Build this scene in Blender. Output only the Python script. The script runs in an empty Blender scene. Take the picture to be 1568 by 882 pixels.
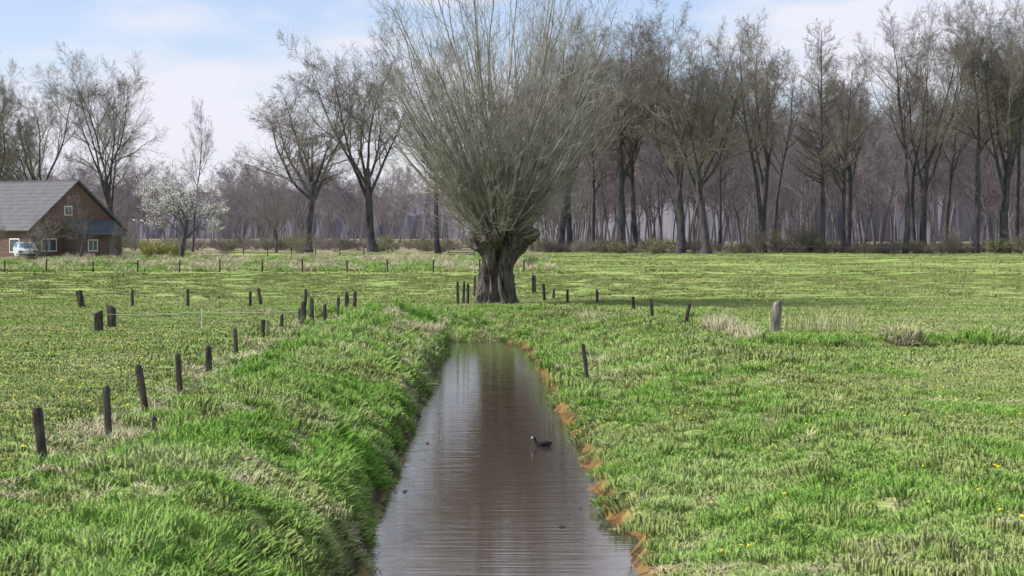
import bpy, bmesh, math, random
from mathutils import Vector, Matrix, Euler, Quaternion
from mathutils import noise as mn

R = random.Random(7)
scene = bpy.context.scene
scene.view_settings.view_transform = 'Standard'
scene.view_settings.look = 'None'
scene.view_settings.exposure = 0

def sm(t):
    t = max(0.0, min(1.0, t)); return t*t*(3-2*t)
def nz(x, y, z=0.0): return mn.noise(Vector((x, y, z)))

# ------------------------------------------------------------------ materials
def new_mat(name):
    m = bpy.data.materials.new(name); m.use_nodes = True
    nt = m.node_tree
    for n in list(nt.nodes): nt.nodes.remove(n)
    out = nt.nodes.new('ShaderNodeOutputMaterial')
    return m, nt, out
def N(nt, t, **kw):
    n = nt.nodes.new(t)
    for k, v in kw.items(): setattr(n, k, v)
    return n
def rgb(c): return (c[0], c[1], c[2], 1.0)
def ramp(nt, fac, stops):
    r = N(nt, 'ShaderNodeValToRGB')
    el = r.color_ramp.elements
    while len(el) < len(stops): el.new(0.5)
    for e, (p, c) in zip(el, stops):
        e.position = p; e.color = rgb(c)
    nt.links.new(fac, r.inputs[0]); return r.outputs[0]
def wnoise(nt, scale, detail=3, vec_scale=None, rough=0.55):
    g = N(nt, 'ShaderNodeNewGeometry')
    src = g.outputs['Position']
    if vec_scale:
        mp = N(nt, 'ShaderNodeMapping'); mp.inputs['Scale'].default_value = vec_scale
        nt.links.new(src, mp.inputs['Vector']); src = mp.outputs[0]
    n = N(nt, 'ShaderNodeTexNoise'); n.inputs['Scale'].default_value = scale
    n.inputs['Detail'].default_value = detail; n.inputs['Roughness'].default_value = rough
    nt.links.new(src, n.inputs['Vector']); return n.outputs['Fac']
def mix(nt, fac, a, b, mode='MIX'):
    m = N(nt, 'ShaderNodeMix', data_type='RGBA', blend_type=mode)
    for sock, v in ((m.inputs[0], fac), (m.inputs[6], a), (m.inputs[7], b)):
        if isinstance(v, (int, float)): sock.default_value = v
        elif isinstance(v, tuple): sock.default_value = rgb(v)
        else: nt.links.new(v, sock)
    return m.outputs[2]
def simple_mat(name, c1, c2, scale=4, rough=0.85, bump=0.0, vs=None, spec=0.2, detail=4):
    m, nt, out = new_mat(name)
    b = N(nt, 'ShaderNodeBsdfPrincipled')
    f = wnoise(nt, scale, detail, vs)
    nt.links.new(ramp(nt, f, [(0.3, c1), (0.7, c2)]), b.inputs['Base Color'])
    b.inputs['Roughness'].default_value = rough
    b.inputs['Specular IOR Level'].default_value = spec
    if bump:
        bp = N(nt, 'ShaderNodeBump'); bp.inputs['Strength'].default_value = bump
        bp.inputs['Distance'].default_value = 0.05
        nt.links.new(f, bp.inputs['Height']); nt.links.new(bp.outputs[0], b.inputs['Normal'])
    nt.links.new(b.outputs[0], out.inputs[0])
    return m
def twig_mat(name, c1, c2, scale):
    m, nt, out = new_mat(name)
    d = N(nt, 'ShaderNodeBsdfDiffuse')
    nt.links.new(ramp(nt, wnoise(nt, scale, 3), [(0.35, c1), (0.65, c2)]), d.inputs[0])
    nt.links.new(d.outputs[0], out.inputs[0]); return m

def grass_mat(name, stops, up=0.6, root=0.4):
    m, nt, out = new_mat(name)
    a = N(nt, 'ShaderNodeAttribute', attribute_name='bl')
    sep = N(nt, 'ShaderNodeSeparateColor'); nt.links.new(a.outputs['Color'], sep.inputs[0])
    big = wnoise(nt, 0.30, 6, (0.6, 1, 1), 0.62)
    oi = N(nt, 'ShaderNodeObjectInfo')
    s1 = N(nt, 'ShaderNodeMath', operation='MULTIPLY_ADD'); s1.inputs[1].default_value = 0.26
    nt.links.new(sep.outputs[0], s1.inputs[0])
    s0 = N(nt, 'ShaderNodeMath', operation='MULTIPLY_ADD'); s0.inputs[1].default_value = 0.12; s0.inputs[2].default_value = -0.20
    nt.links.new(oi.outputs['Random'], s0.inputs[0]); nt.links.new(s0.outputs[0], s1.inputs[2])
    s2 = N(nt, 'ShaderNodeMath', operation='ADD'); nt.links.new(s1.outputs[0], s2.inputs[0]); nt.links.new(big, s2.inputs[1])
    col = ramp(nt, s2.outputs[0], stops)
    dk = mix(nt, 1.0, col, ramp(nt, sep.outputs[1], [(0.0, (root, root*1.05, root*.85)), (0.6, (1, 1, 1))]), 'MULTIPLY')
    d = N(nt, 'ShaderNodeBsdfDiffuse')
    nt.links.new(dk, d.inputs[0])
    g = N(nt, 'ShaderNodeNewGeometry')
    vm = N(nt, 'ShaderNodeVectorMath', operation='SCALE'); vm.inputs[3].default_value = 1-up
    nt.links.new(g.outputs['Normal'], vm.inputs[0])
    va = N(nt, 'ShaderNodeVectorMath', operation='ADD'); va.inputs[1].default_value = (-.12*up, 0, up)
    nt.links.new(vm.outputs[0], va.inputs[0])
    vn = N(nt, 'ShaderNodeVectorMath', operation='NORMALIZE'); nt.links.new(va.outputs[0], vn.inputs[0])
    nt.links.new(vn.outputs[0], d.inputs['Normal'])
    nt.links.new(d.outputs[0], out.inputs[0])
    return m

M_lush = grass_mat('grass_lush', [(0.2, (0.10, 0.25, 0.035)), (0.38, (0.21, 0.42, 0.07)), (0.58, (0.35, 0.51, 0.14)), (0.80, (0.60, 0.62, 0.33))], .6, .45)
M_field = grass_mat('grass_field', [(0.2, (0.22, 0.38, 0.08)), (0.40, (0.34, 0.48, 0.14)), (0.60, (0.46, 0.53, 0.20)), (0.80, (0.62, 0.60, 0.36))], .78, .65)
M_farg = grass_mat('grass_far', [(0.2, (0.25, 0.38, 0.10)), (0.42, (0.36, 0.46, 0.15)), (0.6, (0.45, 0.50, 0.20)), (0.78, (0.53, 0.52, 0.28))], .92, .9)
M_straw = grass_mat('grass_straw', [(0.2, (0.40, 0.42, 0.18)), (0.5, (0.64, 0.58, 0.37)), (0.8, (0.76, 0.68, 0.50))])
M_bark = simple_mat('bark_dark', (0.032, 0.032, 0.045), (0.13, 0.12, 0.12), 3, 0.95, 0.4, (1, 1, 0.3))
M_twig = twig_mat('twig_brown', (0.13, 0.115, 0.105), (0.28, 0.25, 0.215), 0.3)
M_fbark = twig_mat('far_bark_hazed', (0.11, 0.10, 0.115), (0.26, 0.23, 0.235), 0.2)  # paler, bluish tint: aerial haze painted into the bark colour
M_ftwig = twig_mat('far_twig_hazed', (0.18, 0.16, 0.175), (0.34, 0.30, 0.30), 0.06)  # distance haze mixed into the twig colour
M_wbark = simple_mat('willow_bark', (0.008, 0.007, 0.006), (0.19, 0.165, 0.14), 5, 0.95, 1.0, (2.0, 2.0, 0.25), detail=9)
M_wtwig = twig_mat('willow_shoot', (0.17, 0.16, 0.145), (0.46, 0.43, 0.38), 1.6)
M_wleaf = simple_mat('willow_bud', (0.30, 0.31, 0.12), (0.42, 0.41, 0.17), 1.5, 0.7)
M_post = simple_mat('post_wood', (0.018, 0.015, 0.014), (0.11, 0.095, 0.085), 9, 0.9, 0.6, (1, 1, 0.2))
M_postg = simple_mat('post_wood_grey', (0.07, 0.065, 0.055), (0.30, 0.28, 0.25), 9, 0.9, 0.6, (1, 1, 0.2))
M_blossom = simple_mat('blossom', (0.65, 0.63, 0.6), (0.88, 0.86, 0.84), 3, 0.7)
M_shrub = simple_mat('shrub_leaf', (0.13, 0.16, 0.05), (0.30, 0.32, 0.10), 0.8, 0.8)

# ------------------------------------------------------------------ terrain
LE = [(-50, -1.60), (15, -1.68), (22.4, -1.70), (26.4, -1.80), (33, -1.86), (39.7, -1.92), (47.6, -2.01), (61, -2.08), (69, -2.14)]
RE = [(-50, 1.5), (15, 1.5), (22.4, 1.47), (24.8, 1.43), (30.5, 1.21), (36, 1.25), (42.5, 0.99), (47.6, 1.03), (54, 0.73), (62.6, 0.53), (66, 0.3), (69, -0.2)]
def interp(T, y):
    if y <= T[0][0]: return T[0][1]
    for (a, va), (b, vb) in zip(T, T[1:]):
        if y <= b: return va+(vb-va)*(y-a)/(b-a)
    return T[-1][1]
def chan(x, y):
    yy = min(y, 69.0)
    l = interp(LE, yy)+0.20*nz(yy*0.55, 3.1)+0.14*nz(yy*1.9, 8.1)
    r = interp(RE, yy)+0.25*nz(yy*0.5, 13.1)+0.16*nz(yy*1.7, 18.1)
    ey = max(0.0, y-69.0)
    if ey == 0 and l < x < r: return -min(x-l, r-x), 0, 0
    ex = l-x if x < l else (x-r if x > r else 0)
    d = math.hypot(ex, ey)
    return d, (-1 if x < (l+r)/2 else 1), (ey/d if d > 0 else 0)
def ridge_y(x): return 51.3+1.0*nz(x*0.3, 1.7)+0.12*(x-6)
def height(x, y):
    if y > 140 or abs(x) > 60:
        return 0.05*nz(x*0.05, y*0.05)+(0.25*sm((y-140)/40)*(0.5+nz(x*0.08, y*0.08)) if y > 140 else 0)
    d, s, e = chan(x, y)
    if d <= 0: return -0.9-0.45*sm(-d/0.4)
    if s < 0:
        z = -0.9+0.62*sm(d/(0.5+3*e))+0.46*sm(d/(1.9+5*e))-.18*sm((d-1.9)/2)
    else:
        z = -0.9+0.34*sm(d/(0.45+3*e))+0.56*sm(d/(4.5+2*e))
    m = sm(d/0.5)
    near = 0.25+0.75*(1-sm((d-4)/3))
    z += m*near*(0.18*nz(x*0.6, y*0.45, 2)+0.17*nz(x*1.5, y*1.1, 5)+0.06*nz(x*3.6, y*3, 9))
    if x > 5.0:
        yr = ridge_y(x)
        z += 0.28*sm((x-5.5)/2)*math.exp(-((y-yr)/0.6)**2)*(0.7+0.9*nz(x*1.3, 4.4))
        z -= 0.34*sm((x-5.5)/2)*math.exp(-((y-yr+1.2)/0.7)**2)
    return z

def axis(segs):
    out = []
    for a, b, st in segs:
        n = max(1, int(round((b-a)/st)))
        out += [a+(b-a)*i/n for i in range(n)]
    out.append(segs[-1][1]); return out
xs = axis([(-3000, -600, 600), (-600, -120, 60), (-120, -40, 8), (-40, -16, 1.5), (-16, -7, 0.4), (-7, 7, 0.16), (7, 16, 0.4), (16, 40, 1.5), (40, 120, 8), (120, 600, 60), (600, 3000, 600)])
ys = axis([(-600, -20, 60), (-20, 14, 2), (14, 60, 0.22), (60, 84, 0.3), (84, 150, 1.5), (150, 300, 5), (300, 900, 60), (900, 5000, 800)])
V = []; C = []
for y in ys:
    for x in xs:
        z = height(x, y); V.append((x, y, z))
        soil = 0; rim = 0; mud = 0
        if -20 < y < 85 and abs(x) < 16:
            d, s, e = chan(x, y)
            if s >= 0: rim = 1-sm((d-0.12)/0.35)
            else: mud = 1-sm((d-0.1)/.3)
            if x > 5.5: soil = math.exp(-((y-ridge_y(x)+.8)/.6)**2)
        lit = sm((y-224-6*nz(x*0.06, 2.2))/14)
        C.append((lit, rim, max(soil, mud), 1))
nx = len(xs)
F = [(j*nx+i, j*nx+i+1, (j+1)*nx+i+1, (j+1)*nx+i) for j in range(len(ys)-1) for i in range(nx-1)]
me = bpy.data.meshes.new('ground'); me.from_pydata(V, [], F)
ca = me.color_attributes.new('gm', 'FLOAT_COLOR', 'POINT')
ca.data.foreach_set('color', [c for t in C for c in t])
for p in me.polygons: p.use_smooth = True
ground = bpy.data.objects.new('ground', me); scene.collection.objects.link(ground)
m, nt, out = new_mat('ground_mat')
b = N(nt, 'ShaderNodeBsdfPrincipled'); b.inputs['Roughness'].default_value = 1; b.inputs['Specular IOR Level'].default_value = 0.05
at = N(nt, 'ShaderNodeAttribute', attribute_name='gm'); sp = N(nt, 'ShaderNodeSeparateColor'); nt.links.new(at.outputs['Color'], sp.inputs[0])
f1 = wnoise(nt, 0.12, 5, (0.5, 1, 1)); f2 = wnoise(nt, 2.5, 6); f3 = wnoise(nt, 0.25, 6)
c = ramp(nt, f1, [(0.3, (0.24, 0.36, 0.10)), (0.5, (0.34, 0.43, 0.14)), (0.7, (0.42, 0.46, 0.19))])
c = mix(nt, 1.0, c, ramp(nt, f2, [(0.3, (0.65, 0.7, 0.6)), (0.7, (1.05, 1.05, 1.0))]), 'MULTIPLY')
lit = ramp(nt, f3, [(0.35, (0.16, 0.24, 0.06)), (0.5, (0.27, 0.23, 0.16)), (0.7, (0.38, 0.29, 0.25))])
c = mix(nt, sp.outputs[0], c, lit)
c = mix(nt, sp.outputs[2], c, (0.05, 0.038, 0.026))
c = mix(nt, sp.outputs[1], c, ramp(nt, f2, [(0.38, (0.035, 0.022, 0.014)), (0.62, (0.26, 0.15, 0.06))]))
nt.links.new(c, b.inputs['Base Color'])
bp = N(nt, 'ShaderNodeBump'); bp.inputs['Strength'].default_value = 0.6; bp.inputs['Distance'].default_value = 0.08
nt.links.new(f2, bp.inputs['Height']); nt.links.new(bp.outputs[0], b.inputs['Normal'])
nt.links.new(b.outputs[0], out.inputs[0]); me.materials.append(m)

# ------------------------------------------------------------------ water
def quick_obj(name, verts, faces, mats, parent=None, smooth=False, midx=None):
    me = bpy.data.meshes.new(name); me.from_pydata(verts, [], faces)
    for mm in (mats if isinstance(mats, (list, tuple)) else [mats]): me.materials.append(mm)
    if midx: me.polygons.foreach_set('material_index', midx)
    if smooth: me.polygons.foreach_set('use_smooth', [True]*len(faces))
    me.update()
    o = bpy.data.objects.new(name, me); scene.collection.objects.link(o)
    if parent: o.parent = parent
    return o
m, nt, out = new_mat('water_mat')
b = N(nt, 'ShaderNodeBsdfPrincipled')
b.inputs['Base Color'].default_value = (0.060, 0.040, 0.034, 1)
b.inputs['IOR'].default_value = 3.6
w1 = wnoise(nt, 1.0, 3, (0.7, 5.5, 1)); w2 = wnoise(nt, 1.0, 6, (0.8, 0.4, 1), .65)
rr = ramp(nt, w2, [(0.46, (0.0,)*3), (0.64, (0.05,)*3)])
nt.links.new(rr, b.inputs['Roughness'])
bp = N(nt, 'ShaderNodeBump'); bp.inputs['Strength'].default_value = 0.14; bp.inputs['Distance'].default_value = 0.05
nt.links.new(w1, bp.inputs['Height']); nt.links.new(bp.outputs[0], b.inputs['Normal'])
nt.links.new(b.outputs[0], out.inputs[0])
quick_obj('canal_water', [(-3.2, -40, -0.9), (3.2, -40, -0.9), (3.2, 70.5, -0.9), (-3.2, 70.5, -0.9)], [(0, 1, 2, 3)], m)

# ------------------------------------------------------------------ scatter helper
def scatter(name, pts, protos):
    col = bpy.data.collections.new(name+'_kinds')
    for i, o in enumerate(protos):
        col.objects.link(o)
    me = bpy.data.meshes.new(name); me.from_pydata([p[0] for p in pts], [], [])
    a = me.attributes.new('rot', 'FLOAT_VECTOR', 'POINT'); a.data.foreach_set('vector', [c for p in pts for c in p[1]])
    a = me.attributes.new('scl', 'FLOAT_VECTOR', 'POINT'); a.data.foreach_set('vector', [c for p in pts for c in p[2]])
    a = me.attributes.new('idx', 'INT', 'POINT'); a.data.foreach_set('value', [p[3] for p in pts])
    ob = bpy.data.objects.new(name, me); scene.collection.objects.link(ob)
    ng = bpy.data.node_groups.new(name+'_gn', 'GeometryNodeTree')
    ng.interface.new_socket('Geometry', in_out='INPUT', socket_type='NodeSocketGeometry')
    ng.interface.new_socket('Geometry', in_out='OUTPUT', socket_type='NodeSocketGeometry')
    gi = ng.nodes.new('NodeGroupInput'); go = ng.nodes.new('NodeGroupOutput')
    io = ng.nodes.new('GeometryNodeInstanceOnPoints'); ci = ng.nodes.new('GeometryNodeCollectionInfo')
    ci.inputs['Collection'].default_value = col
    ci.inputs['Separate Children'].default_value = True; ci.inputs['Reset Children'].default_value = True
    io.inputs['Pick Instance'].default_value = True
    def na(n, t):
        q = ng.nodes.new('GeometryNodeInputNamedAttribute'); q.data_type = t; q.inputs[0].default_value = n
        return [o for o in q.outputs if o.enabled and o.name == 'Attribute'][0]
    L = ng.links.new
    L(gi.outputs[0], io.inputs['Points']); L(ci.outputs[0], io.inputs['Instance'])
    L(na('idx', 'INT'), io.inputs['Instance Index']); L(na('rot', 'FLOAT_VECTOR'), io.inputs['Rotation'])
    L(na('scl', 'FLOAT_VECTOR'), io.inputs['Scale']); L(io.outputs[0], go.inputs[0])
    md = ob.modifiers.new('scatter', 'NODES'); md.node_group = ng
    return ob

def grass_patch(name, n, rad, h0, h1, w, lean, mat, clump=0, seed=1):
    r = random.Random(seed); V = []; F = []; C = []
    cl = [(r.uniform(-rad, rad), r.uniform(-rad, rad)) for _ in range(clump)] if clump else None
    for i in range(n):
        if cl and r.random() < 0.65:
            cx, cy = r.choice(cl); x = r.gauss(cx, rad*0.17); y = r.gauss(cy, rad*0.17)
            ox, oy = (x-cx)/(rad*0.2), (y-cy)/(rad*0.2); hh = r.uniform(h0, h1)*1.15
        else:
            a = r.uniform(0, 6.283); q = rad*math.sqrt(r.random()); x = q*math.cos(a); y = q*math.sin(a); ox = oy = 0
            hh = r.uniform(h0, h1)*0.8
        a = r.uniform(0, 6.283); ux, uy = math.cos(a)*w*0.5, math.sin(a)*w*0.5
        lx = (r.gauss(0, 1)*0.6+ox*0.5)*lean*hh; ly = (r.gauss(0, 1)*0.6+oy*0.5)*lean*hh
        b = len(V)
        V += [(x-ux, y-uy, -0.03), (x+ux, y+uy, -0.03), (x+lx*0.35+ux*0.8, y+ly*0.35+uy*0.8, hh*0.6), (x+lx*0.35-ux*0.8, y+ly*0.35-uy*0.8, hh*0.6), (x+lx, y+ly, hh*(1-0.25*lean*r.random()))]
        F += [(b, b+1, b+2, b+3), (b+3, b+2, b+4)]
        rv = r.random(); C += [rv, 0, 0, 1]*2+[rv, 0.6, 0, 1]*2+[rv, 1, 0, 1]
    me = bpy.data.meshes.new(name); me.from_pydata(V, [], F)
    ca = me.color_attributes.new('bl', 'FLOAT_COLOR', 'POINT'); ca.data.foreach_set('color', C)
    me.materials.append(mat)
    return bpy.data.objects.new(name, me)

protos = []
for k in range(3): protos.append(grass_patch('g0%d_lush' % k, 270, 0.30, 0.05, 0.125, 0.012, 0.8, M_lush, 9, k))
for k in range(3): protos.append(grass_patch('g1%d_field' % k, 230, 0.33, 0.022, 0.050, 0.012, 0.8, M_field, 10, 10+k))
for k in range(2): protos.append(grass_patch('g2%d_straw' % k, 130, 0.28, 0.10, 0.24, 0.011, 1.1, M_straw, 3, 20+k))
for k in range(2): protos.append(grass_patch('g3%d_wide' % k, 500, 1.3, 0.02, 0.05, 0.028, 0.8, M_farg, 14, 30+k))
for k in range(2): protos.append(grass_patch('g4%d_far' % k, 500, 3.0, 0.03, 0.07, 0.06, 0.8, M_farg, 25, 40+k))

pts = []
def put(x, y, idx, s, sz=None):
    z = height(x, y); e = 0.15
    gx = (height(x+e, y)-z)/e; gy = (height(x, y+e)-z)/e
    nrm = Vector((-gx*.8, -gy*.8, 1)).normalized()
    q = Vector((0, 0, 1)).rotation_difference(nrm) @ Quaternion((0, 0, 1), R.uniform(0, 6.28))
    pts.append(((x, y, z), tuple(q.to_euler()), (s, s, sz or s), idx))
y = 14.5
while y < 84:
    cell = 0.32 if y < 42 else 0.46
    sc = 1.0 if y < 42 else 1.45
    half = 0.27*y+3.0
    x = -half
    while x < half:
        px = x+R.uniform(-.5, .5)*cell; py = y+R.uniform(-.5, .5)*cell
        x += cell
        d, s, e = chan(px, py)
        if d < (0.16 if s < 0 else 0.24): continue
        cn = nz(px*0.8, py*0.5, 3.3)+.45*nz(px*2.2, py*1.4, 6.1); cn2 = nz(px*0.25, py*0.2, 7.7)+.4*nz(px, py*.8, 2.7)
        onfence = abs(px+5.85+0.3*nz(py*0.4, 1)) < 0.4 and py < 62
        if s < 0 and px > -5.7 and py < 72:
            v = R.random()
            st = 0.03+0.36*max(0, cn2)+(0.4 if d < 2.0 and py > 45 else 0)
            if v < st*0.8: put(px, py, 6+R.randint(0, 1), sc*R.uniform(.7, 1.1), sc*R.uniform(.4, .75))
            elif cn < -.14: put(px, py, 3+R.randint(0, 2), sc*1.1, sc*1.8)
            else: put(px, py, R.randint(0, 2), sc*1.05, sc*(0.8+1.7*max(0, cn)+0.15*R.random()))
        elif onfence:
            put(px, py, 6+R.randint(0, 1) if R.random() < 0.5 else R.randint(0, 2), sc*1.0, sc*R.uniform(.5, 1.0))
        elif s > 0 and d < 3.8 and py < 72 or (py >= 69 and py < 77 and d < 7):
            v = R.random()
            if v < 0.03+0.22*max(0, cn2): put(px, py, 6+R.randint(0, 1), sc*0.9, sc*R.uniform(.3, .6))
            elif v < 0.6+cn: put(px, py, R.randint(0, 2), sc, sc*(0.65+1.0*max(-0.2, cn)))
            else: put(px, py, 3+R.randint(0, 2), sc*1.1, sc*1.8)
        elif s > 0:
            rd = py-ridge_y(px) if px > 5.5 else 9
            v = R.random()
            if -1.4 < rd < -.4 and v < .75: continue
            if abs(rd) < .9 and v < 0.6: put(px, py, R.randint(0, 2) if v < .52 else 6, sc, sc*R.uniform(.6, 1.7))
            elif cn > 0.30 and d < 8: put(px, py, R.randint(0, 2), sc, sc*(0.3+cn*1.1))
            elif v < 0.02+0.18*max(0, cn2): put(px, py, 6+R.randint(0, 1), sc, sc*R.uniform(.12, .3))
            else: put(px, py, 3+R.randint(0, 2), sc*1.1, sc*(1.3+.6*max(0, cn)))
        else:
            if cn > 0.5: put(px, py, R.randint(0, 2), sc*.8, sc*.4)
            elif R.random() < .12*max(0, cn2): put(px, py, 6+R.randint(0, 1), sc, sc*.2)
            else: put(px, py, 3+R.randint(0, 2), sc*1.15, sc*(0.9+0.5*max(0, cn)))
    y += cell
y = 84
while y < 228:
    cell = 1.8 if y < 130 else 4.4
    half = 0.27*y+8; x = -half
    while x < half:
        px = x+R.uniform(-.4, .4)*cell; py = y+R.uniform(-.4, .4)*cell; x += cell
        put(px, py, (8 if y < 130 else 10)+R.randint(0, 1), 1.0, R.uniform(.7, 1.1))
    y += cell
for i in range(650):
    px = R.uniform(-46, 3); py = R.uniform(138, 200)
    put(px, py, R.choice([0, 1, 2, 6, 7]), R.uniform(1.5, 3), R.uniform(1.5, 3.2))
scatter('meadow_grass', pts, protos)

# dandelions
V = []; F = []
def disc(x, y, z, r):
    b = len(V); a0 = R.random()
    for k in range(6): V.append((x+r*math.cos(a0+k*1.047), y+r*math.sin(a0+k*1.047), z+R.uniform(-.01, .01)))
    V.append((x, y, z+r*0.5))
    for k in range(6): F.append((b+k, b+(k+1) % 6, b+6))
for i in range(450):
    y = R.uniform(22, 62); x = R.uniform(-0.27*y-2, -6.3); disc(x, y, height(x, y)+0.07, R.uniform(.018, .034))
for i in range(450):
    y = R.uniform(20, 60); x = R.uniform(2.0, 0.27*y+2)
    if nz(x*0.5, y*0.5, 1) > -0.05: disc(x, y, height(x, y)+0.11, R.uniform(.015, .03))
M_yel = simple_mat('dandelion_yellow', (0.75, 0.55, 0.02), (0.85, 0.68, 0.05), 5, 0.7)
quick_obj('dandelion_flowers', V, F, M_yel)

# ------------------------------------------------------------------ trees
class TB:
    def __init__(s): s.V = []; s.F = []; s.M = []; s.tips = []
    def tube(s, P, Rd, n, mi):
        V = s.V; b0 = len(V)
        a = P[0]; q = P[-1]
        dx, dy, dz = q[0]-a[0], q[1]-a[1], q[2]-a[2]
        l = math.sqrt(dx*dx+dy*dy+dz*dz) or 1; dx /= l; dy /= l; dz /= l
        if abs(dz) < 0.8: ux, uy, uz = -dy, dx, 0.0
        else: ux, uy, uz = 0.0, -dz, dy
        l = math.sqrt(ux*ux+uy*uy+uz*uz) or 1; ux /= l; uy /= l; uz /= l
        vx, vy, vz = dy*uz-dz*uy, dz*ux-dx*uz, dx*uy-dy*ux
        cs = [(math.cos(6.2832*k/n), math.sin(6.2832*k/n)) for k in range(n)]
        for p, r in zip(P, Rd):
            for c, sn in cs:
                V.append((p[0]+r*(c*ux+sn*vx), p[1]+r*(c*uy+sn*vy), p[2]+r*(c*uz+sn*vz)))
        for j in range(len(P)-1):
            for k in range(n):
                k2 = (k+1) % n; o = b0+j*n
                s.F.append((o+k, o+k2, o+n+k2, o+n+k)); s.M.append(mi)
    def leaf(s, p, r, sz, mi):
        b = len(s.V)
        for _ in range(3): s.V.append((p[0]+r.uniform(-sz, sz), p[1]+r.uniform(-sz, sz), p[2]+r.uniform(-sz, sz)))
        s.F.append((b, b+1, b+2)); s.M.append(mi)
    def mesh(s, name, mats):
        me = bpy.data.meshes.new(name); me.from_pydata(s.V, [], s.F)
        for m in mats: me.materials.append(m)
        me.polygons.foreach_set('material_index', s.M)
        me.polygons.foreach_set('use_smooth', [True]*len(s.F)); me.update()
        return me
def norm(d):
    l = math.sqrt(d[0]**2+d[1]**2+d[2]**2) or 1; return (d[0]/l, d[1]/l, d[2]/l)
def perp_dir(d, ang, r):
    a = (r.gauss(0, 1), r.gauss(0, 1), r.gauss(0, 1))
    k = a[0]*d[0]+a[1]*d[1]+a[2]*d[2]
    p = norm((a[0]-k*d[0], a[1]-k*d[1], a[2]-k*d[2]))
    c, s = math.cos(ang), math.sin(ang)
    return (d[0]*c+p[0]*s, d[1]*c+p[1]*s, d[2]*c+p[2]*s)
def grow(T, r, p, d, L, rad, lev, cfg, rmin):
    lv = cfg[lev]; n = lv['seg']; st = L/n
    P = [p]; Rd = [rad]; D = [d]; w = lv['wob']; tr = lv['trop']
    end = lv.get('end', 0.25)
    for i in range(n):
        d = norm((d[0]+r.uniform(-w, w), d[1]+r.uniform(-w, w), d[2]+r.uniform(-w, w)+tr))
        p = (p[0]+d[0]*st, p[1]+d[1]*st, p[2]+d[2]*st)
        P.append(p); D.append(d); Rd.append(max(rmin*0.7, rad*(1-(1-end)*(i+1)/n)))
    if lev == 0: Rd[0] = rad*1.4
    T.tube(P, Rd, lv['sides'], 0 if lev < 2 else 1)
    if lev+1 >= len(cfg):
        T.tips.append(P[-1]); T.tips.append(P[len(P)//2]); return
    nc = lv['n']
    for k in range(nc):
        t = lv['start']+(1-lv['start'])*(k+r.random())/nc
        t = min(t, 0.999); f = t*n; i = int(f); u = f-i
        q = tuple(P[i][c]+(P[i+1][c]-P[i][c])*u for c in range(3))
        rr = Rd[i]+(Rd[i+1]-Rd[i])*u
        cd = perp_dir(D[i+1], math.radians(r.uniform(*lv['ang'])), r)
        if cd[2] < -0.1 and lev < 3: cd = norm((cd[0], cd[1], abs(cd[2])*0.3))
        cl = L*r.uniform(*lv['ratio'])*(1-lv.get('short', 0.4)*(t-lv['start'])/(1-lv['start']))
        grow(T, r, q, cd, cl, max(rmin, rr*lv.get('rr', 0.6)), lev+1, cfg, rmin)

def cfg_spread(nf=6, a=(14, 46)):
    return [dict(seg=7, wob=.09, trop=.02, sides=9, n=nf, start=.55, ang=a, ratio=(1.0, 1.75), short=0, rr=.58, end=.6),
            dict(seg=10, wob=.16, trop=.06, sides=6, n=9, start=.2, ang=(25, 60), ratio=(.30, .75), short=.45, rr=.6, end=.15),
            dict(seg=7, wob=.20, trop=.04, sides=4, n=9, start=.18, ang=(24, 56), ratio=(.28, .65), rr=.55),
            dict(seg=4, wob=.24, trop=.04, sides=3, n=7, start=.12, ang=(25, 60), ratio=(.35, .7), rr=.62),
            dict(seg=3, wob=.25, trop=.03, sides=3, n=4, start=.1, ang=(25, 55), ratio=(.5, .9), rr=.85),
            dict(seg=2, wob=.2, trop=.03, sides=3)]
def cfg_leader(n1=30, st=.3, sub=True, ang=(32, 62), r1=(.20, .42), wob=.07):
    c = [dict(seg=16, wob=wob, trop=.05, sides=8, n=n1, start=st, ang=ang, ratio=r1, short=.5, rr=.46, end=.08),
         dict(seg=7, wob=.15, trop=.09, sides=5, n=9, start=.15, ang=(24, 52), ratio=(.28, .6), short=.4, rr=.55, end=.2),
         dict(seg=4, wob=.2, trop=.06, sides=3, n=7, start=.1, ang=(25, 55), ratio=(.35, .7), rr=.6),
         dict(seg=3, wob=.22, trop=.05, sides=3, n=4, start=.1, ang=(25, 50), ratio=(.45, .8), rr=.8),
         dict(seg=2, wob=.2, trop=.04, sides=3)]
    return c if sub else c[:-1]
trees = {}
for k in range(5):
    T = TB(); r = random.Random(100+k)
    grow(T, r, (0, 0, -.1), norm((r.uniform(-.1, .1), 0, 1)), 8.0, .46, 0, cfg_spread([7, 5, 7, 4, 6][k], [(16, 56), (12, 42), (18, 60), (10, 36), (12, 48)][k]), .0095)
    trees['A%d' % k] = T.mesh('spreading_tree', [M_bark, M_twig])
for k in range(4):
    T = TB(); r = random.Random(200+k)
    grow(T, r, (0, 0, -.1), norm((r.uniform(-.1, .1), 0, 1)), 23, .34, 0, cfg_leader([22, 18, 24, 20][k], [.35, .42, .3, .38][k], wob=[.07, .10, .06, .09][k]), .0095)
    trees['B%d' % k] = T.mesh('tall_tree', [M_bark, M_twig])
T = TB(); r = random.Random(300)
grow(T, r, (0, 0, -.1), (0, 0, 1), 25, .30, 0, cfg_leader(60, .3, False, (60, 82), (.12, .19), .03), .012)
trees['C0'] = T.mesh('larch_tree', [M_bark, M_twig])
def measure(me): return max(v.co.z for v in me.vertices)
Hh = {k: measure(v) for k, v in trees.items()}

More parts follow.
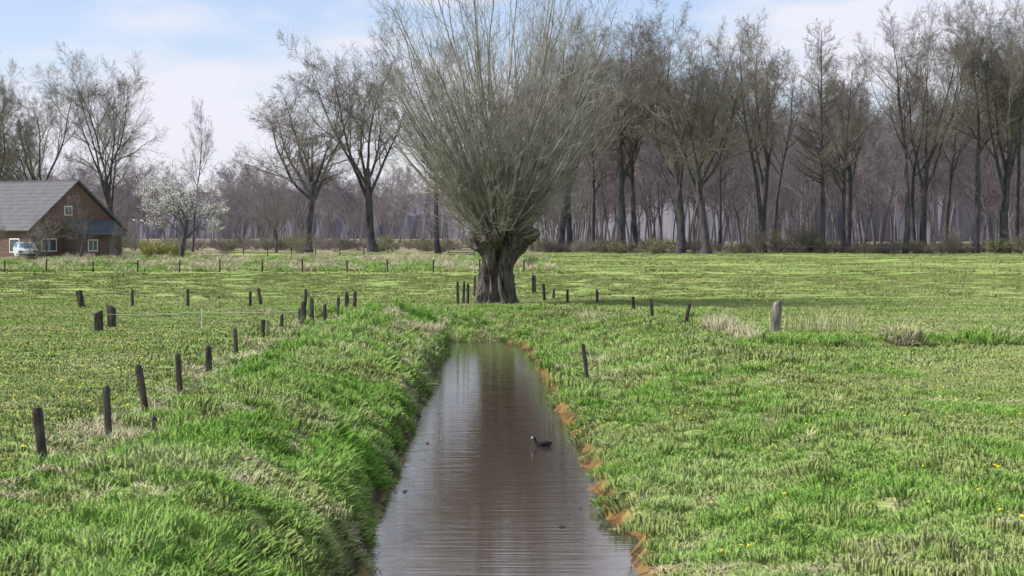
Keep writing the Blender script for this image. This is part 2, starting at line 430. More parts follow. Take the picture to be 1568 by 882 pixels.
def place(name, key, x, y, h, rot, wx=1.0, lean=0):
    o = bpy.data.objects.new(name, trees[key]); scene.collection.objects.link(o)
    s = h/Hh[key]; o.scale = (s*wx, s*wx, s); o.location = (x, y, height(x, y))
    o.rotation_euler = (0, math.radians(lean), rot); return o
rows = [
 ('A0', -54.0, 232, 25, 0.3, .95, 0), ('A1', -46.8, 235, 24, 1.2, .85, 0), ('B1', -38.5, 240, 19, 2.0, .6, 0),
 ('A4', -59.5, 226, 24, 4.3, .8, 0), ('B2', -50.5, 250, 20, 1.3, .8, 2),
 ('A2', -23.8, 232, 24, 0.5, 1.15, 2), ('A4', -16.5, 236, 29, 2.2, .95, 0), ('B0', -8.9, 240, 27, 1, 1, 0),
 ('A1', 5.8, 238, 29, 4.0, .8, 0), ('B3', 7.0, 240, 30, 1.0, 1, -2),
 ('A3', 12.9, 236, 29.5, 3.9, .85, -3), ('B2', 14.9, 240, 30, 2.0, .9, 1),
 ('A4', 19.8, 234, 30.5, 0.7, .9, -3), ('A2', 22.4, 230, 30, 3.6, .95, 4),
 ('B1', 29.9, 236, 29, 5.0, .95, -1), ('A3', 30.9, 248, 29, 0.4, .7, 3), ('C0', 36.2, 232, 27.5, 0, 1, 0),
 ('B2', 39.3, 236, 25, 1.3, .85, -4), ('B1', 46.0, 233, 30, 3.4, 1.0, -2),
 ('A1', 48.9, 237, 31, 1.9, .7, -5), ('B3', 54.5, 234, 31, 4.4, 1.0, -2),
 ('A4', 58.5, 236, 32.5, 2.9, .9, -3), ('B1', 61.5, 242, 31.5, 5.9, 1, 2), ('A3', 66, 240, 31, 5.0, 1, 0), ('A0', 74, 240, 30, 1.0, 1, 0),
 ('A3', 43, 256, 27, 0.0, .8, 1), ('A0', -66, 238, 24, 3.0, .95, 0), ('B3', 52, 258, 29, 3.0, .9, 1),
 ('B0', 26.0, 250, 25, 3.3, .8, 3), ('B2', 10.2, 252, 26, 5.0, .9, -2), ('B1', 34.5, 262, 27, 1.1, .9, -3), ('B0', 57, 262, 29, 2.4, .9, 2),
]
for k, x, y, h, ro, w, le in rows:
    place({'A': 'oak_tree', 'B': 'alder_tree', 'C': 'larch_tree'}[k[0]], k, x, y, h, ro, w, le)

# distant forest
fp = []
for k in range(4):
    T = TB(); r = random.Random(400+k)
    c_ = cfg_leader(20+4*(k % 2), .22+.14*(k % 2), False, (26, 58), (.22, .42), .09); c_[2]['n'] = 8
    grow(T, r, (0, 0, -.1), norm((r.uniform(-.14, .14), r.uniform(-.1, .1), 1)), 19, .15, 0, c_, .018)
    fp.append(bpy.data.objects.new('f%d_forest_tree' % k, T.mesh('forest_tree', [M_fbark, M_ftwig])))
fpts = []
for i in range(260):
    y = 262+R.random()**1.1*150
    x = R.uniform(-2, 0.27*y+16)
    s = R.uniform(.6, 1.12)*(0.98+.5*(y-262)/150)
    q = R.uniform(.85, 1.25)
    fpts.append(((x, y, -.1), (R.uniform(-.08, .08), R.uniform(-.08, .08), R.uniform(0, 6.28)), (s*q, s*q, s), R.randint(0, 3)))
for i in range(240):
    y = R.uniform(330, 520)
    x = R.uniform(-0.27*y-16, 18)
    s = R.uniform(.6, 1.0)*(0.75+0.25*(y-330)/190)
    fpts.append(((x, y, -.1), (R.uniform(-.06, .06), R.uniform(-.06, .06), R.uniform(0, 6.28)), (s*1.3, s*1.3, s), R.randint(0, 3)))
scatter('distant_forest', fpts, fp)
V = []; F = []
hx = [-260+1.5*i for i in range(384)]; hy = [0, 1, 4, 10, 25, 60]
for j, q in enumerate(hy):
    for x in hx:
        top = (14.5+13.5*sm((x+10)/50)+3.0*nz(x*.04, 1)+2.0*nz(x*.17, 5)+1.8*nz(x*.6, 9)+1.2*nz(x*1.7, 12))
        ybase = 560-120*sm((x+20)/70)
        z = -1+top*[0, .55, .82, .95, 1, .9][j]
        V.append((x+1.5*nz(x, q), ybase+q+2*nz(x*.2, q), z))
n = len(hx)
for j in range(len(hy)-1):
    for i in range(n-1): F.append((j*n+i, j*n+i+1, (j+1)*n+i+1, (j+1)*n+i))
M_hill = simple_mat('far_wood_hazed', (0.10, 0.10, 0.13), (0.26, 0.24, 0.28), 1.0, 1.0, 0.0, (.8, .8, .08), detail=9)  # blue-grey haze of distance painted into the hill colour
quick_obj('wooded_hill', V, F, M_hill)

# ------------------------------------------------------------------ pollard willow
WX, WY = -0.56, 78.2
wz = height(WX, WY)
wil = bpy.data.objects.new('pollard_willow_tree', None); scene.collection.objects.link(wil); wil.location = (WX, WY, wz)
V = []; F = []; ns = 120; nl = 96
prof = [(0, .92), (.25, .76), (.8, .62), (1.3, .56), (1.8, .60), (2.2, .76), (2.55, 1.0), (2.9, .98), (3.1, .6), (3.22, .05)]
for j in range(nl+1):
    z = 3.22*j/nl-0.1*(1-j/nl)
    pr = interp(prof, max(z, 0))
    cx = -0.14+0.26*sm(z/2.6)+0.07*math.sin(z*2.2)
    for k in range(ns):
        a = 6.2832*k/ns; tw = a+z*0.45
        c, s = math.cos(tw), math.sin(tw)
        rg = abs(nz(c*3.0, s*3.0, z*0.5))*1.0-0.2+0.22*nz(c*6.5, s*6.5, z*0.9)+0.14*nz(c*14, s*14, z*2.2)
        da = (a+1.35+0.45*math.sin(z*1.3)+math.pi) % (2*math.pi)-math.pi
        gr = -0.6*math.exp(-(da/0.2)**2)*sm(z/.3)*(1-sm((z-2.4)/.5))
        kn = 0.7*max(0, nz(c*2.3, s*2.3, z*2.0+4))*sm((z-1.8)/.6)
        rr = pr*(1+rg*.8+gr)+kn
        V.append((cx+rr*math.cos(a), rr*math.sin(a)*.9, z+(0.25*nz(c*3, s*3, 3) if z > 2.5 else 0)))
for j in range(nl):
    for k in range(ns):
        k2 = (k+1) % ns; F.append((j*ns+k, j*ns+k2, (j+1)*ns+k2, (j+1)*ns+k))
quick_obj('trunk', V, F, M_wbark, wil, True)
T = TB(); r = random.Random(55)
wc = [None, None,
      dict(seg=4, wob=.15, trop=.07, sides=3, n=4, start=.15, ang=(18, 48), ratio=(.35, .7), rr=.8),
      dict(seg=2, wob=.16, trop=.05, sides=3)]
for i in range(275):
    u = r.random()
    if i < 55: th = math.radians(r.uniform(4, 52))
    elif u < .80: th = math.radians(2+54*r.random()**.75)
    else: th = math.radians(r.uniform(50, 92))
    az = r.uniform(0, 6.2832)
    rad0 = .4+.5*math.sin(th)
    p = (0.12+rad0*math.cos(az)*r.uniform(.4, 1), rad0*math.sin(az)*r.uniform(.4, 1)*.9, 2.85+.25*math.cos(th)-0.35*math.sin(th)*r.random())
    d = (math.sin(th)*math.cos(az), math.sin(th)*math.sin(az), math.cos(th))
    deg = math.degrees(th)
    Lm = 10.9-max(0, deg-18)*0.10
    L = Lm*(r.uniform(.80, 1.08) if r.random() < .68 else r.uniform(.3, .8))
    rad = r.uniform(.05, .095) if i < 55 else r.uniform(.016, .036)
    n = 10; st = L/n; P = [p]; Rd = [rad]; D = [d]
    tr = 0.010+0.072*max(0, (deg-14)/60)
    for j in range(n):
        d = norm((d[0]+r.uniform(-.10, .10), d[1]+r.uniform(-.10, .10), d[2]+r.uniform(-.03, .03)+tr))
        p = (p[0]+d[0]*st, p[1]+d[1]*st, p[2]+d[2]*st); P.append(p); D.append(d)
        Rd.append(max(.006, rad*(1-.85*(j+1)/n)))
    T.tube(P, Rd, 5, 0)
    for q in range(18):
        t = r.uniform(.08, .98)*n; k = int(t); f = t-k
        pp = tuple(P[k][c]+(P[k+1][c]-P[k][c])*f for c in range(3))
        cd = perp_dir(D[k], math.radians(r.uniform(18, 58)), r)
        grow(T, r, pp, cd, L*r.uniform(.06, .22), max(.007, Rd[k]*.4), 2, wc, .0055)
T2 = TB()
for tp in T.tips:
    if r.random() < (.4 if (tp[0] < 0 and tp[2] < 6.5) or tp[2] < 4.5 else .04): T2.leaf(tp, r, .03, 0)
o = bpy.data.objects.new('shoots', T.mesh('shoots', [M_wtwig, M_wtwig])); scene.collection.objects.link(o); o.parent = wil
o = bpy.data.objects.new('buds', T2.mesh('buds', [M_wleaf])); scene.collection.objects.link(o); o.parent = wil

# ------------------------------------------------------------------ blossom tree, shrubs
T = TB(); r = random.Random(77)
bc = [dict(seg=6, wob=.08, trop=.03, sides=8, n=7, start=.45, ang=(25, 62), ratio=(1.0, 1.5), short=0.1, rr=.5, end=.5),
      dict(seg=7, wob=.16, trop=.03, sides=5, n=9, start=.15, ang=(25, 60), ratio=(.35, .6), rr=.5),
      dict(seg=4, wob=.2, trop=.03, sides=3, n=7, start=.1, ang=(25, 60), ratio=(.35, .6), rr=.6),
      dict(seg=3, wob=.2, trop=.03, sides=3, n=3, start=.1, ang=(25, 55), ratio=(.5, .8), rr=.8),
      dict(seg=2, wob=.2, trop=0, sides=3)]
grow(T, r, (0, 0, -.1), (0.05, 0, 1), 4.2, .24, 0, bc, .011)
fm_ = T.mesh('small_tree', [M_bark, M_twig])
for tp in list(T.tips):
    for _ in range(3): T.leaf((tp[0]+r.gauss(0, .10), tp[1]+r.gauss(0, .10), tp[2]+r.gauss(0, .10)), r, .085, 2)
me = T.mesh('blossoming_cherry_tree', [M_bark, M_twig, M_blossom])
bo = bpy.data.objects.new('blossoming_cherry_tree', me); scene.collection.objects.link(bo)
bo.location = (-31.6, 190, height(-31.6, 190)); s = 9.8/measure(me); bo.scale = (s*1.3, s*1.3, s)
for x, y, h, ro in [(-38.6, 178, 6.0, 1.0), (-41.2, 176, 4.6, 2.0), (-36.0, 182, 4.2, 4.0), (-45.5, 175, 4.0, 3.0), (-27, 228, 7, 2)]:
    o = bpy.data.objects.new('small_bare_tree', fm_); scene.collection.objects.link(o); s = h/measure(fm_)
    o.scale = (s, s, s); o.rotation_euler = (0, 0, ro); o.location = (x, y, height(x, y))

def shrub_mesh(seed, leaves, leafsz, lm, tm=M_twig):
    T = TB(); r = random.Random(seed)
    sc = [None, dict(seg=4, wob=.14, trop=.05, sides=4, n=7, start=.15, ang=(20, 50), ratio=(.35, .6), rr=.6),
          dict(seg=3, wob=.2, trop=.04, sides=3, n=5, start=.1, ang=(25, 55), ratio=(.4, .7), rr=.7),
          dict(seg=2, wob=.2, trop=.02, sides=3)]
    for i in range(16):
        d = perp_dir((0, 0, 1), math.radians(r.uniform(5, 60)), r)
        grow(T, r, (r.uniform(-.3, .3), r.uniform(-.3, .3), -.05), d, r.uniform(1.3, 2.2), .03, 1, sc, .010)
    for tp in list(T.tips):
        for _ in range(leaves):
            if r.random() < .8: T.leaf((tp[0]+r.gauss(0, .07), tp[1]+r.gauss(0, .07), tp[2]+r.gauss(0, .07)), r, leafsz, 2)
    return T.mesh('shrub', [tm, tm, lm])
S_bare = shrub_mesh(1, 0, 0, M_shrub); S_leaf = shrub_mesh(2, 1, .05, M_shrub)
M_hedge = simple_mat('hedge_leaf', (0.28, 0.30, 0.07), (0.45, 0.44, 0.13), 1.2, 0.8)
S_hedge = shrub_mesh(3, 5, .07, M_hedge)
def shrub(name, me, x, y, s, sw=None):
    o = bpy.data.objects.new(name, me); scene.collection.objects.link(o)
    o.location = (x, y, height(x, y)); o.scale = (sw or s, sw or s, s); o.rotation_euler = (0, 0, R.uniform(0, 6.28))
for x, y, s, me in [(-35.5, 195, .8, S_hedge), (-34.3, 196, .75, S_hedge), (-33.2, 197, .7, S_hedge), (-37.6, 188, .9, S_leaf),
                    (-42.6, 178, 1.1, S_bare), (-29.5, 205, .6, S_leaf), (-24, 225, 1.3, S_leaf), (28.5, 228, 1.6, S_bare), (30.5, 229, 1.3, S_leaf),
                    (33.5, 231, 1.9, S_bare), (34.5, 231, 1.6, S_leaf), (50, 226, 1.4, S_bare), (58.5, 226, 1.5, S_leaf), (1.5, 150, .5, S_bare), (62, 224, 1.8, S_bare)]:
    shrub('garden_shrub' if x < -28 else 'wild_shrub', me, x, y, s)
u = []
for i in range(520):
    x = R.uniform(-85, 90); y = R.uniform(227, 262) if x > -2 else R.uniform(245, 330)
    s = R.uniform(.2, .85)
    u.append(((x, y, height(x, y)), (0, 0, R.uniform(0, 6.28)), (s*1.7, s*1.7, s), R.choice([0, 0, 1])))
scatter('forest_undergrowth', u, [bpy.data.objects.new('u0', shrub_mesh(8, 0, 0, M_shrub, M_twig)), bpy.data.objects.new('u1', shrub_mesh(9, 1, .07, M_shrub))])

# ------------------------------------------------------------------ fences
def post(parent, x, y, h, rad=.055, lx=0, ly=0, mat=None):
    T = []; Fq = []; n = 9; z0 = height(x, y)
    hs = [-.3, 0, .33*h, .66*h, .93*h, h]
    sl = R.uniform(-.5, .5)
    for j, z in enumerate(hs):
        for k in range(n):
            a = 6.283*k/n; q = rad*(1+.16*nz(k*1.3, z*2+x, y))*(1-.08*j/5)*(.82 if j == 5 else 1)
            T.append((q*math.cos(a)+lx*z, q*math.sin(a)+ly*z, z+(sl*q*math.cos(a) if j >= 4 else 0)))
    for j in range(5):
        for k in range(n): k2 = (k+1) % n; Fq.append((j*n+k, j*n+k2, (j+1)*n+k2, (j+1)*n+k))
    Fq.append(tuple(5*n+k for k in range(n)))
    o = quick_obj('post', T, Fq, mat or M_post, parent); o.location = (x, y, z0)
    return (x+lx*h*.85, y+ly*h*.85, z0+h*.85)
M_wire = simple_mat('wire', (0.12, 0.12, 0.12), (0.25, 0.25, 0.25), 3, 0.5)
def wire(parent, P, rad=.003, mat=None, sag=.03):
    T = TB()
    for a, b in zip(P, P[1:]):
        pts_ = [tuple(a[c]+(b[c]-a[c])*t/4-(sag*math.sin(math.pi*t/4) if c == 2 else 0) for c in range(3)) for t in range(5)]
        T.tube(pts_, [rad]*5, 4, 0)
    o = bpy.data.objects.new('wire', T.mesh('wire', [mat or M_wire])); scene.collection.objects.link(o); o.parent = parent
def empty(n):
    o = bpy.data.objects.new(n, None); scene.collection.objects.link(o); return o
fe = empty('wooden_fence')
A = [post(fe, *q) for q in [(-5.78, 24.5, .76, .070, -.10, 0), (-5.72, 28.2, .80, .058, -.06, 0), (-5.9, 32.1, .84, .063, -.16, 0), (-5.9, 35.4, .80, .058, -.07, 0), (-6.0, 39.3, .62, .068, 0, 0),
     (-6.04, 43.6, .78, .052, -.04, 0), (-6.75, 53.8, .50, .06, .05, 0), (-6.6, 57, .58, .055, 0, 0), (-6.3, 59, .6, .06, 0, 0), (-6.1, 58, .80, .085, .03, 0), (-5.74, 61, .75, .06, 0, 0), (-5.7, 65, .75, .06, .04, 0), (-5.75, 69, .7, .06, 0, 0), (-5.6, 70.5, .78, .07, .05, 0)]]
post(fe, -5.15, 28.6, .25, .04); post(fe, -6.0, 59.6, .98, .07)
wire(fe, A[:6], .0028)
fe2 = empty('wooden_fence')
A = [post(fe2, *q) for q in [(-19.5, 74, .6, .1, -.1, 0), (-16.2, 75, .68, .14, -.2, 0), (-14.5, 76, .68, .06, 0, 0), (-12.3, 75.5, .7, .06, 0, 0), (-9.95, 75.6, .62, .06, 0, 0), (-9.7, 76.9, .68, .07, -.15, 0), (-7.9, 76, .68, .06, .04, 0), (-6.2, 75, .5, .06, 0, 0)]]
wire(fe2, A, .005)
fe3 = empty('wooden_fence')
post(fe3, -11.9, 57.2, .60, .15, 0, 0); post(fe3, -11.95, 59.4, .70, .15, -.03, 0, )
M_white = simple_mat('fibreglass_white', (0.6, 0.6, 0.6), (0.75, 0.75, 0.75), 3, 0.5)
e1 = empty('electric_fence')
A = [(-11.9, 58.2, height(-11.9, 58.2)+.5), post(e1, -9.2, 59, .62, .014, 0, 0, M_white), (-6.3, 59.3, height(-6.3, 59.3)+.5)]
wire(e1, A, .005, M_white)
fe4 = empty('wooden_fence')
for q in [(-2.1, 77, .95, .06, 0, 0), (-1.9, 77.6, .95, .055, .03, 0), (-1.75, 79, .85, .06, 0, 0), (-1.65, 88, .9, .06, 0, 0), (.96, 92, .85, .06, 0, 0), (1.08, 92.5, .8, .06, -.05, 0), (1.34, 81.7, .75, .07, -.08, 0), (1.74, 83, .45, .06, 0, 0)]: post(fe4, *q)
fe5 = empty('wooden_fence')
A = [post(fe5, *q) for q in [(2.18, 78.2, .6, .055, 0, 0), (3.39, 78.9, .58, .055, -.05, 0), (4.25, 69.3, .68, .06, -.06, 0), (4.5, 63.5, .78, .055, -.1, 0), (5.3, 61, .70, .06, .22, 0)]]
wire(fe5, A, .004)
sp_ = empty('wooden_post'); post(sp_, 7.42, 56.1, .92, .14, .08, 0, M_postg)
sp_ = empty('wooden_post'); post(sp_, 1.68, 44.1, .88, .05, -.12, 0)
fe6 = empty('wooden_fence'); A = []
xx = -44
while xx < 1:
    A.append(post(fe6, xx, 137+R.uniform(-.5, .5), R.uniform(.75, .9), .06, R.uniform(-.05, .05), 0)); xx += R.uniform(2.7, 3.2)
wire(fe6, A, .008)
fe7 = empty('wooden_fence'); A = []; xx = -29
while xx < -12:
    A.append(post(fe7, xx, 215, .9, .06)); xx += 2.6
wire(fe7, A, .01)
fe8 = empty('wooden_fence'); A = []; xx = 30
while xx < 68:
    A.append(post(fe8, xx, 224, .9, .06)); xx += R.uniform(2.6, 3.4)
wire(fe8, A, .01)
g = empty('wooden_gate')
def box(name, x0, x1, y0, y1, z0, z1, mat, parent):
    v = [(x, y, z) for z in (z0, z1) for y in (y0, y1) for x in (x0, x1)]
    f = [(0, 2, 3, 1), (4, 5, 7, 6), (0, 1, 5, 4), (2, 6, 7, 3), (0, 4, 6, 2), (1, 3, 7, 5)]
    return quick_obj(name, v, f, mat, parent)
g.location = (-5.2, 205, 0)
for i in range(4): box('rail', -1.25, 1.25, -.03, .03, .25+.25*i, .36+.25*i, M_postg, g)
for xx in (-1.35, 1.35): box('gate_post', xx-.09, xx+.09, -.09, .09, -.2, 1.4, M_postg, g)

def reeds(name, x, y, n, h, rad, seed):
    o = grass_patch(name, n, rad, h*.5, h, .012, .45, M_straw, 0, seed); scene.collection.objects.link(o); o.location = (x, y, height(x, y))
reeds('reed_clump', 5.9, 56.5, 420, .9, .5, 1); reeds('reed_clump', 6.4, 55.5, 280, .6, .5, 2)
reeds('reed_clump', 8.2, 57, 90, 1.1, .9, 3); reeds('reed_clump', 9.4, 57, 80, 1.1, .9, 4); reeds('reed_clump', 2.9, 68, 140, .6, .7, 5)
reeds('reed_clump', -5.3, 27.8, 260, .40, .45, 6); reeds('reed_clump', -5.6, 41, 200, .35, .4, 7); reeds('reed_clump', -2.9, 61, 500, .45, .9, 8)
reeds('reed_clump', 2.4, 50, 120, .5, .5, 9)

# ------------------------------------------------------------------ house
hs = empty('brick_house')
HX, HY = -40.3, 184.5
hs.location = (HX, HY, 0); hs.rotation_euler = (0, 0, math.radians(50))
m, nt, out = new_mat('brick')
b = N(nt, 'ShaderNodeBsdfPrincipled'); b.inputs['Roughness'].default_value = .9
tc = N(nt, 'ShaderNodeTexCoord'); mp = N(nt, 'ShaderNodeMapping'); mp.inputs['Rotation'].default_value = (math.radians(90), 0, 0)
bt = N(nt, 'ShaderNodeTexBrick'); bt.inputs['Scale'].default_value = 4; bt.inputs['Color1'].default_value = (.10, .058, .048, 1); bt.inputs['Color2'].default_value = (.17, .095, .08, 1); bt.inputs['Mortar'].default_value = (.14, .12, .11, 1); bt.inputs['Mortar Size'].default_value = .015
nt.links.new(tc.outputs['Object'], mp.inputs[0]); nt.links.new(mp.outputs[0], bt.inputs[0]); nt.links.new(bt.outputs[0], b.inputs[0]); nt.links.new(b.outputs[0], out.inputs[0])
M_brick = m
def tile_mat(name, c1, c2):
    m, nt, out = new_mat(name); b = N(nt, 'ShaderNodeBsdfPrincipled'); b.inputs['Roughness'].default_value = .6
    tc = N(nt, 'ShaderNodeTexCoord'); w = N(nt, 'ShaderNodeTexWave', wave_type='BANDS', bands_direction='Y'); w.inputs['Scale'].default_value = .8; w.inputs['Distortion'].default_value = .3
    nt.links.new(tc.outputs['Object'], w.inputs[0])
    w2 = N(nt, 'ShaderNodeTexWave', wave_type='BANDS', bands_direction='Z'); w2.inputs['Scale'].default_value = .9
    nt.links.new(tc.outputs['Object'], w2.inputs[0])
    c = mix(nt, .5, ramp(nt, w.outputs['Fac'], [(.1, c1), (.7, c2)]), ramp(nt, w2.outputs['Fac'], [(.0, c1), (.4, c2)]))
    c = mix(nt, .4, c, ramp(nt, wnoise(nt, 1.5, 4), [(.3, c1), (.7, c2)]))
    nt.links.new(c, b.inputs[0]); nt.links.new(b.outputs[0], out.inputs[0]); return m
M_roof = tile_mat('roof_tiles', (.022, .020, .024), (.13, .12, .135)); M_roof2 = tile_mat('annex_tiles', (.02, .03, .04), (.05, .07, .085))
M_frame = simple_mat('white_paint', (.7, .7, .7), (.8, .8, .8), 3, .5); M_glass = simple_mat('window_glass', (.03, .04, .05), (.08, .1, .12), 1, .1, spec=.6)
W = 5.1; Lh = 17; ev = 3.1; rz = 7.3
vv = [(-W, 0, -.2), (W, 0, -.2), (W, 0, ev), (0, 0, rz), (-W, 0, ev)]
vv += [(a, Lh, c) for a, _, c in vv]
quick_obj('walls', vv, [(0, 1, 2, 3, 4), (9, 8, 7, 6, 5), (0, 4, 9, 5), (1, 6, 7, 2)], M_brick, hs)
def slab(name, P, th, mat, parent):
    a, b_, c, d = [Vector(p) for p in P]; nn = (b_-a).cross(d-a).normalized()*th
    v = [tuple(p) for p in (a, b_, c, d)]+[tuple(p+nn) for p in (a, b_, c, d)]
    return quick_obj(name, v, [(3, 2, 1, 0), (4, 5, 6, 7), (0, 1, 5, 4), (1, 2, 6, 5), (2, 3, 7, 6), (3, 0, 4, 7)], mat, parent)
sl = (rz-ev)/W; ov = .5
slab('roof_left', [(-W-ov, -.35, ev-sl*ov+.02), (-W-ov, Lh+.3, ev-sl*ov+.02), (0, Lh+.3, rz+.02), (0, -.35, rz+.02)], -.16, M_roof, hs)
slab('roof_right', [(0, -.35, rz+.02), (0, Lh+.3, rz+.02), (W+ov, Lh+.3, ev-sl*ov+.02), (W+ov, -.35, ev-sl*ov+.02)], -.16, M_roof, hs)
box('ridge_tiles', -.14, .14, -.36, Lh+.31, rz+.17, rz+.27, M_roof, hs)
def window(x, z, w, h, y=0):
    box('window_frame', x-w/2, x+w/2, y-.06, y-.003, z, z+h, M_frame, hs)
    box('window_pane', x-w/2+.09, x-.04, y-.075, y-.063, z+.09, z+h-.09, M_glass, hs); box('window_pane', x+.04, x+w/2-.09, y-.075, y-.063, z+.09, z+h-.09, M_glass, hs)
window(-3.2, .9, 1.7, 1.2); window(-1.0, 4.2, .9, .9)
for yy in (2.5, 6.0, 9.5, 13):
    box('window_frame', -W-.06, -W-.003, yy-.75, yy+.75, .8, 2.1, M_frame, hs)
    box('window_pane', -W-.075, -W-.063, yy-.66, yy+.66, .9, 2.0, M_glass, hs)
slab('skylight', [(-3.2, 9.0, ev+sl*1.9+.2), (-3.2, 10.2, ev+sl*1.9+.2), (-2.3, 10.2, ev+sl*2.8+.2), (-2.3, 9.0, ev+sl*2.8+.2)], -.06, M_glass, hs)
ax0, ax1, ad = -1.5, 3.7, -1.9
v = [(ax0, ad, -.2), (ax1, ad, -.2), (ax1, -.003, -.2), (ax0, -.003, -.2), (ax0, ad, 2.5), (ax1, ad, 2.5), (ax1, -.003, 3.9), (ax0, -.003, 3.9)]
quick_obj('annex_walls', v, [(0, 1, 5, 4), (1, 2, 6, 5), (3, 0, 4, 7)], M_brick, hs)
slab('annex_roof', [(ax0-.3, ad-.35, 2.30), (ax1+.3, ad-.35, 2.30), (ax1+.3, -.38, 3.68), (ax0-.3, -.38, 3.68)], .14, M_roof2, hs)
window(.3, .9, 1.1, 1.1, ad)
box('door_leaf', 2.2, 3.1, ad-.06, ad-.003, 0, 2.05, M_postg, hs)

# car
M_car = simple_mat('car_paint_white', (.62, .66, .72), (.7, .74, .8), 1, .25, spec=.5); M_tyre = simple_mat('tyre', (.015,)*3, (.03,)*3, 5, .9); M_blue = simple_mat('car_glass', (.06, .16, .28), (.12, .28, .42), 1, .1, spec=.8)
car = empty('parked_car'); car.location = (-43.9, 179.6, height(-43.9, 179.6)); car.rotation_euler = (0, 0, math.radians(20))
pr_ = [(-2.1, .35), (-2.1, .85), (-1.9, 1.0), (-1.05, 1.08), (-.45, 1.55), (1.2, 1.58), (1.85, 1.1), (2.1, 1.0), (2.1, .35)]
v = []; f = []
for i, sx in enumerate((-.86, -.8, .8, .86)):
    for (yy, zz) in pr_:
        v.append(((sx*(.8 if zz > 1.2 else 1)), yy, zz if abs(sx) < .85 else zz*(.99)))
np_ = len(pr_)
for i in range(3):
    for k in range(np_): k2 = (k+1) % np_; f.append((i*np_+k, i*np_+k2, (i+1)*np_+k2, (i+1)*np_+k))
f.append(tuple(range(np_))[::-1]); f.append(tuple(3*np_+k for k in range(np_)))
quick_obj('body', v, f, M_car, car)
slab('windscreen', [(-.62, -1.0, 1.14), (.62, -1.0, 1.14), (.56, -.52, 1.51), (-.56, -.52, 1.51)], .015, M_blue, car)
slab('rear_window', [(.56, 1.3, 1.5), (-.56, 1.3, 1.5), (-.62, 1.78, 1.16), (.62, 1.78, 1.16)], .015, M_blue, car)
for sx in (-1, 1):
    quick_obj('side_window', [(sx*.845, -.85, 1.12), (sx*.845, 1.5, 1.12), (sx*.72, 1.1, 1.5), (sx*.72, -.42, 1.5)], [(0, 1, 2, 3)], M_blue, car)
    for yy in (-1.35, 1.3):
        T = TB(); T.tube([(sx*.72, yy, .31), (sx*.725, yy, .31), (sx*.9, yy, .31), (sx*.905, yy, .31)], [.05, .31, .31, .05], 18, 0)
        o = bpy.data.objects.new('wheel', T.mesh('wheel', [M_tyre])); scene.collection.objects.link(o); o.parent = car
    box('headlight', sx*.6-.15, sx*.6+.15, -2.13, -2.103, .68, .84, M_glass, car)
box('bumper', -.8, .8, -2.18, -2.104, .38, .55, M_tyre, car)

# ------------------------------------------------------------------ coot
coot = empty('coot')
cz = -0.9
M_fea = simple_mat('feather_black', (.01, .01, .012), (.035, .033, .035), 14, .6); M_bill = simple_mat('bill_white', (.7, .68, .62), (.8, .78, .74), 5, .5)
def skin(name, P, Rr, mat, parent, sub=2, sy=1):
    me = bpy.data.meshes.new(name); me.from_pydata(P, [(i, i+1) for i in range(len(P)-1)], [])
    o = bpy.data.objects.new(name, me); scene.collection.objects.link(o); o.parent = parent
    md = o.modifiers.new('s', 'SKIN')
    for i, q in enumerate(me.skin_vertices[0].data): q.radius = (Rr[i], Rr[i]*sy); q.use_root = (i == 2)
    o.modifiers.new('u', 'SUBSURF').levels = sub; o.modifiers['u'].render_levels = sub
    md.use_smooth_shade = True; me.materials.append(mat); return o
skin('body', [(.21, 0, .075), (.15, 0, .05), (.06, 0, .035), (-.04, 0, .03), (-.11, 0, .05), (-.135, 0, .10), (-.14, 0, .15), (-.165, 0, .175), (-.185, 0, .17)],
     [.012, .045, .082, .08, .052, .028, .026, .034, .014], M_fea, coot)
skin('bill', [(-.18, 0, .185), (-.195, 0, .178), (-.215, 0, .168), (-.23, 0, .16)], [.014, .018, .011, .003], M_bill, coot, 1)
coot.location = (0.54, 35.6, cz); coot.rotation_euler = (0, 0, math.radians(8)); coot.scale = (.9, .9, .9)
stn = empty('floating_twigs')
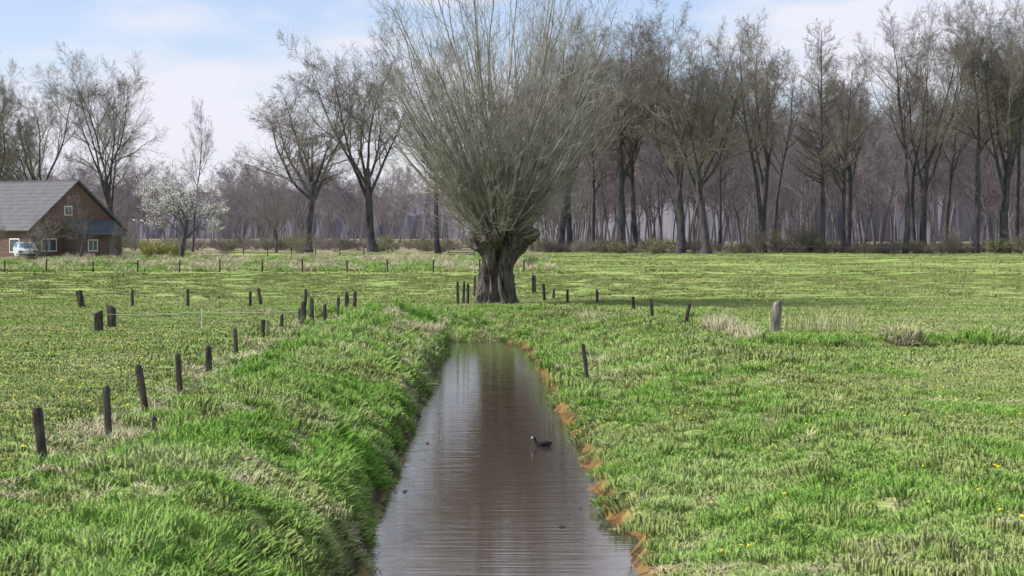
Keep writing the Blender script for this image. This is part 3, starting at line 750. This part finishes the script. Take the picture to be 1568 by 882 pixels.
for (x, y) in [(-1.62, 29.4), (.95, 27.6), (.7, 25.9), (-1.5, 36)]:
    T = TB(); a = R.uniform(0, 3); T.tube([(x, y, -.9), (x+.05*math.cos(a), y+.05*math.sin(a), -.88), (x+.09*math.cos(a), y+.09*math.sin(a), -.9)], [.008, .012, .006], 5, 0)
    o = bpy.data.objects.new('twig', T.mesh('twig', [M_post])); scene.collection.objects.link(o); o.parent = stn

# ------------------------------------------------------------------ light
el = math.radians(41); ux, uy = -0.99, -0.04
sd = Vector((ux*math.cos(el), uy*math.cos(el), math.sin(el))).normalized()
su = bpy.data.lights.new('sun', 'SUN'); su.energy = 5.0; su.angle = math.radians(.53); su.color = (1, .96, .88)
so = bpy.data.objects.new('sun', su); scene.collection.objects.link(so); so.rotation_euler = sd.to_track_quat('Z', 'Y').to_euler()
w = bpy.data.worlds.new('World'); scene.world = w; w.use_nodes = True; nt = w.node_tree
bg = nt.nodes['Background']; sk = N(nt, 'ShaderNodeTexSky', sky_type='NISHITA'); sk.sun_disc = False
sk.sun_elevation = el; sk.sun_rotation = math.atan2(ux, uy) % (2*math.pi); sk.dust_density = 0.5
tc = N(nt, 'ShaderNodeTexCoord'); mp = N(nt, 'ShaderNodeMapping'); mp.inputs['Scale'].default_value = (1.6, 1.6, 5)
nt.links.new(tc.outputs['Generated'], mp.inputs[0])
no = N(nt, 'ShaderNodeTexNoise'); no.inputs['Scale'].default_value = 4.2; no.inputs['Detail'].default_value = 7
nt.links.new(mp.outputs[0], no.inputs[0])
cf = ramp(nt, no.outputs['Fac'], [(.42, (.10,)*3), (.56, (.95,)*3)])
c = mix(nt, cf, mix(nt, 1.0, sk.outputs[0], (1.15, 1.15, 1.42), 'MULTIPLY'), (7.3, 7.3, 8.1))
nt.links.new(c, bg.inputs[0]); bg.inputs[1].default_value = .12

# ------------------------------------------------------------------ camera
cd = bpy.data.cameras.new('camera'); co = bpy.data.objects.new('camera', cd); scene.collection.objects.link(co)
cd.lens = 70; cd.sensor_width = 36; cd.clip_end = 10000; cd.clip_start = .1
co.location = (0, 0, 3); co.rotation_euler = (math.radians(90-1.709), 0, 0)
cd.dof.use_dof = True; cd.dof.focus_distance = 78; cd.dof.aperture_fstop = 5.6
scene.camera = co
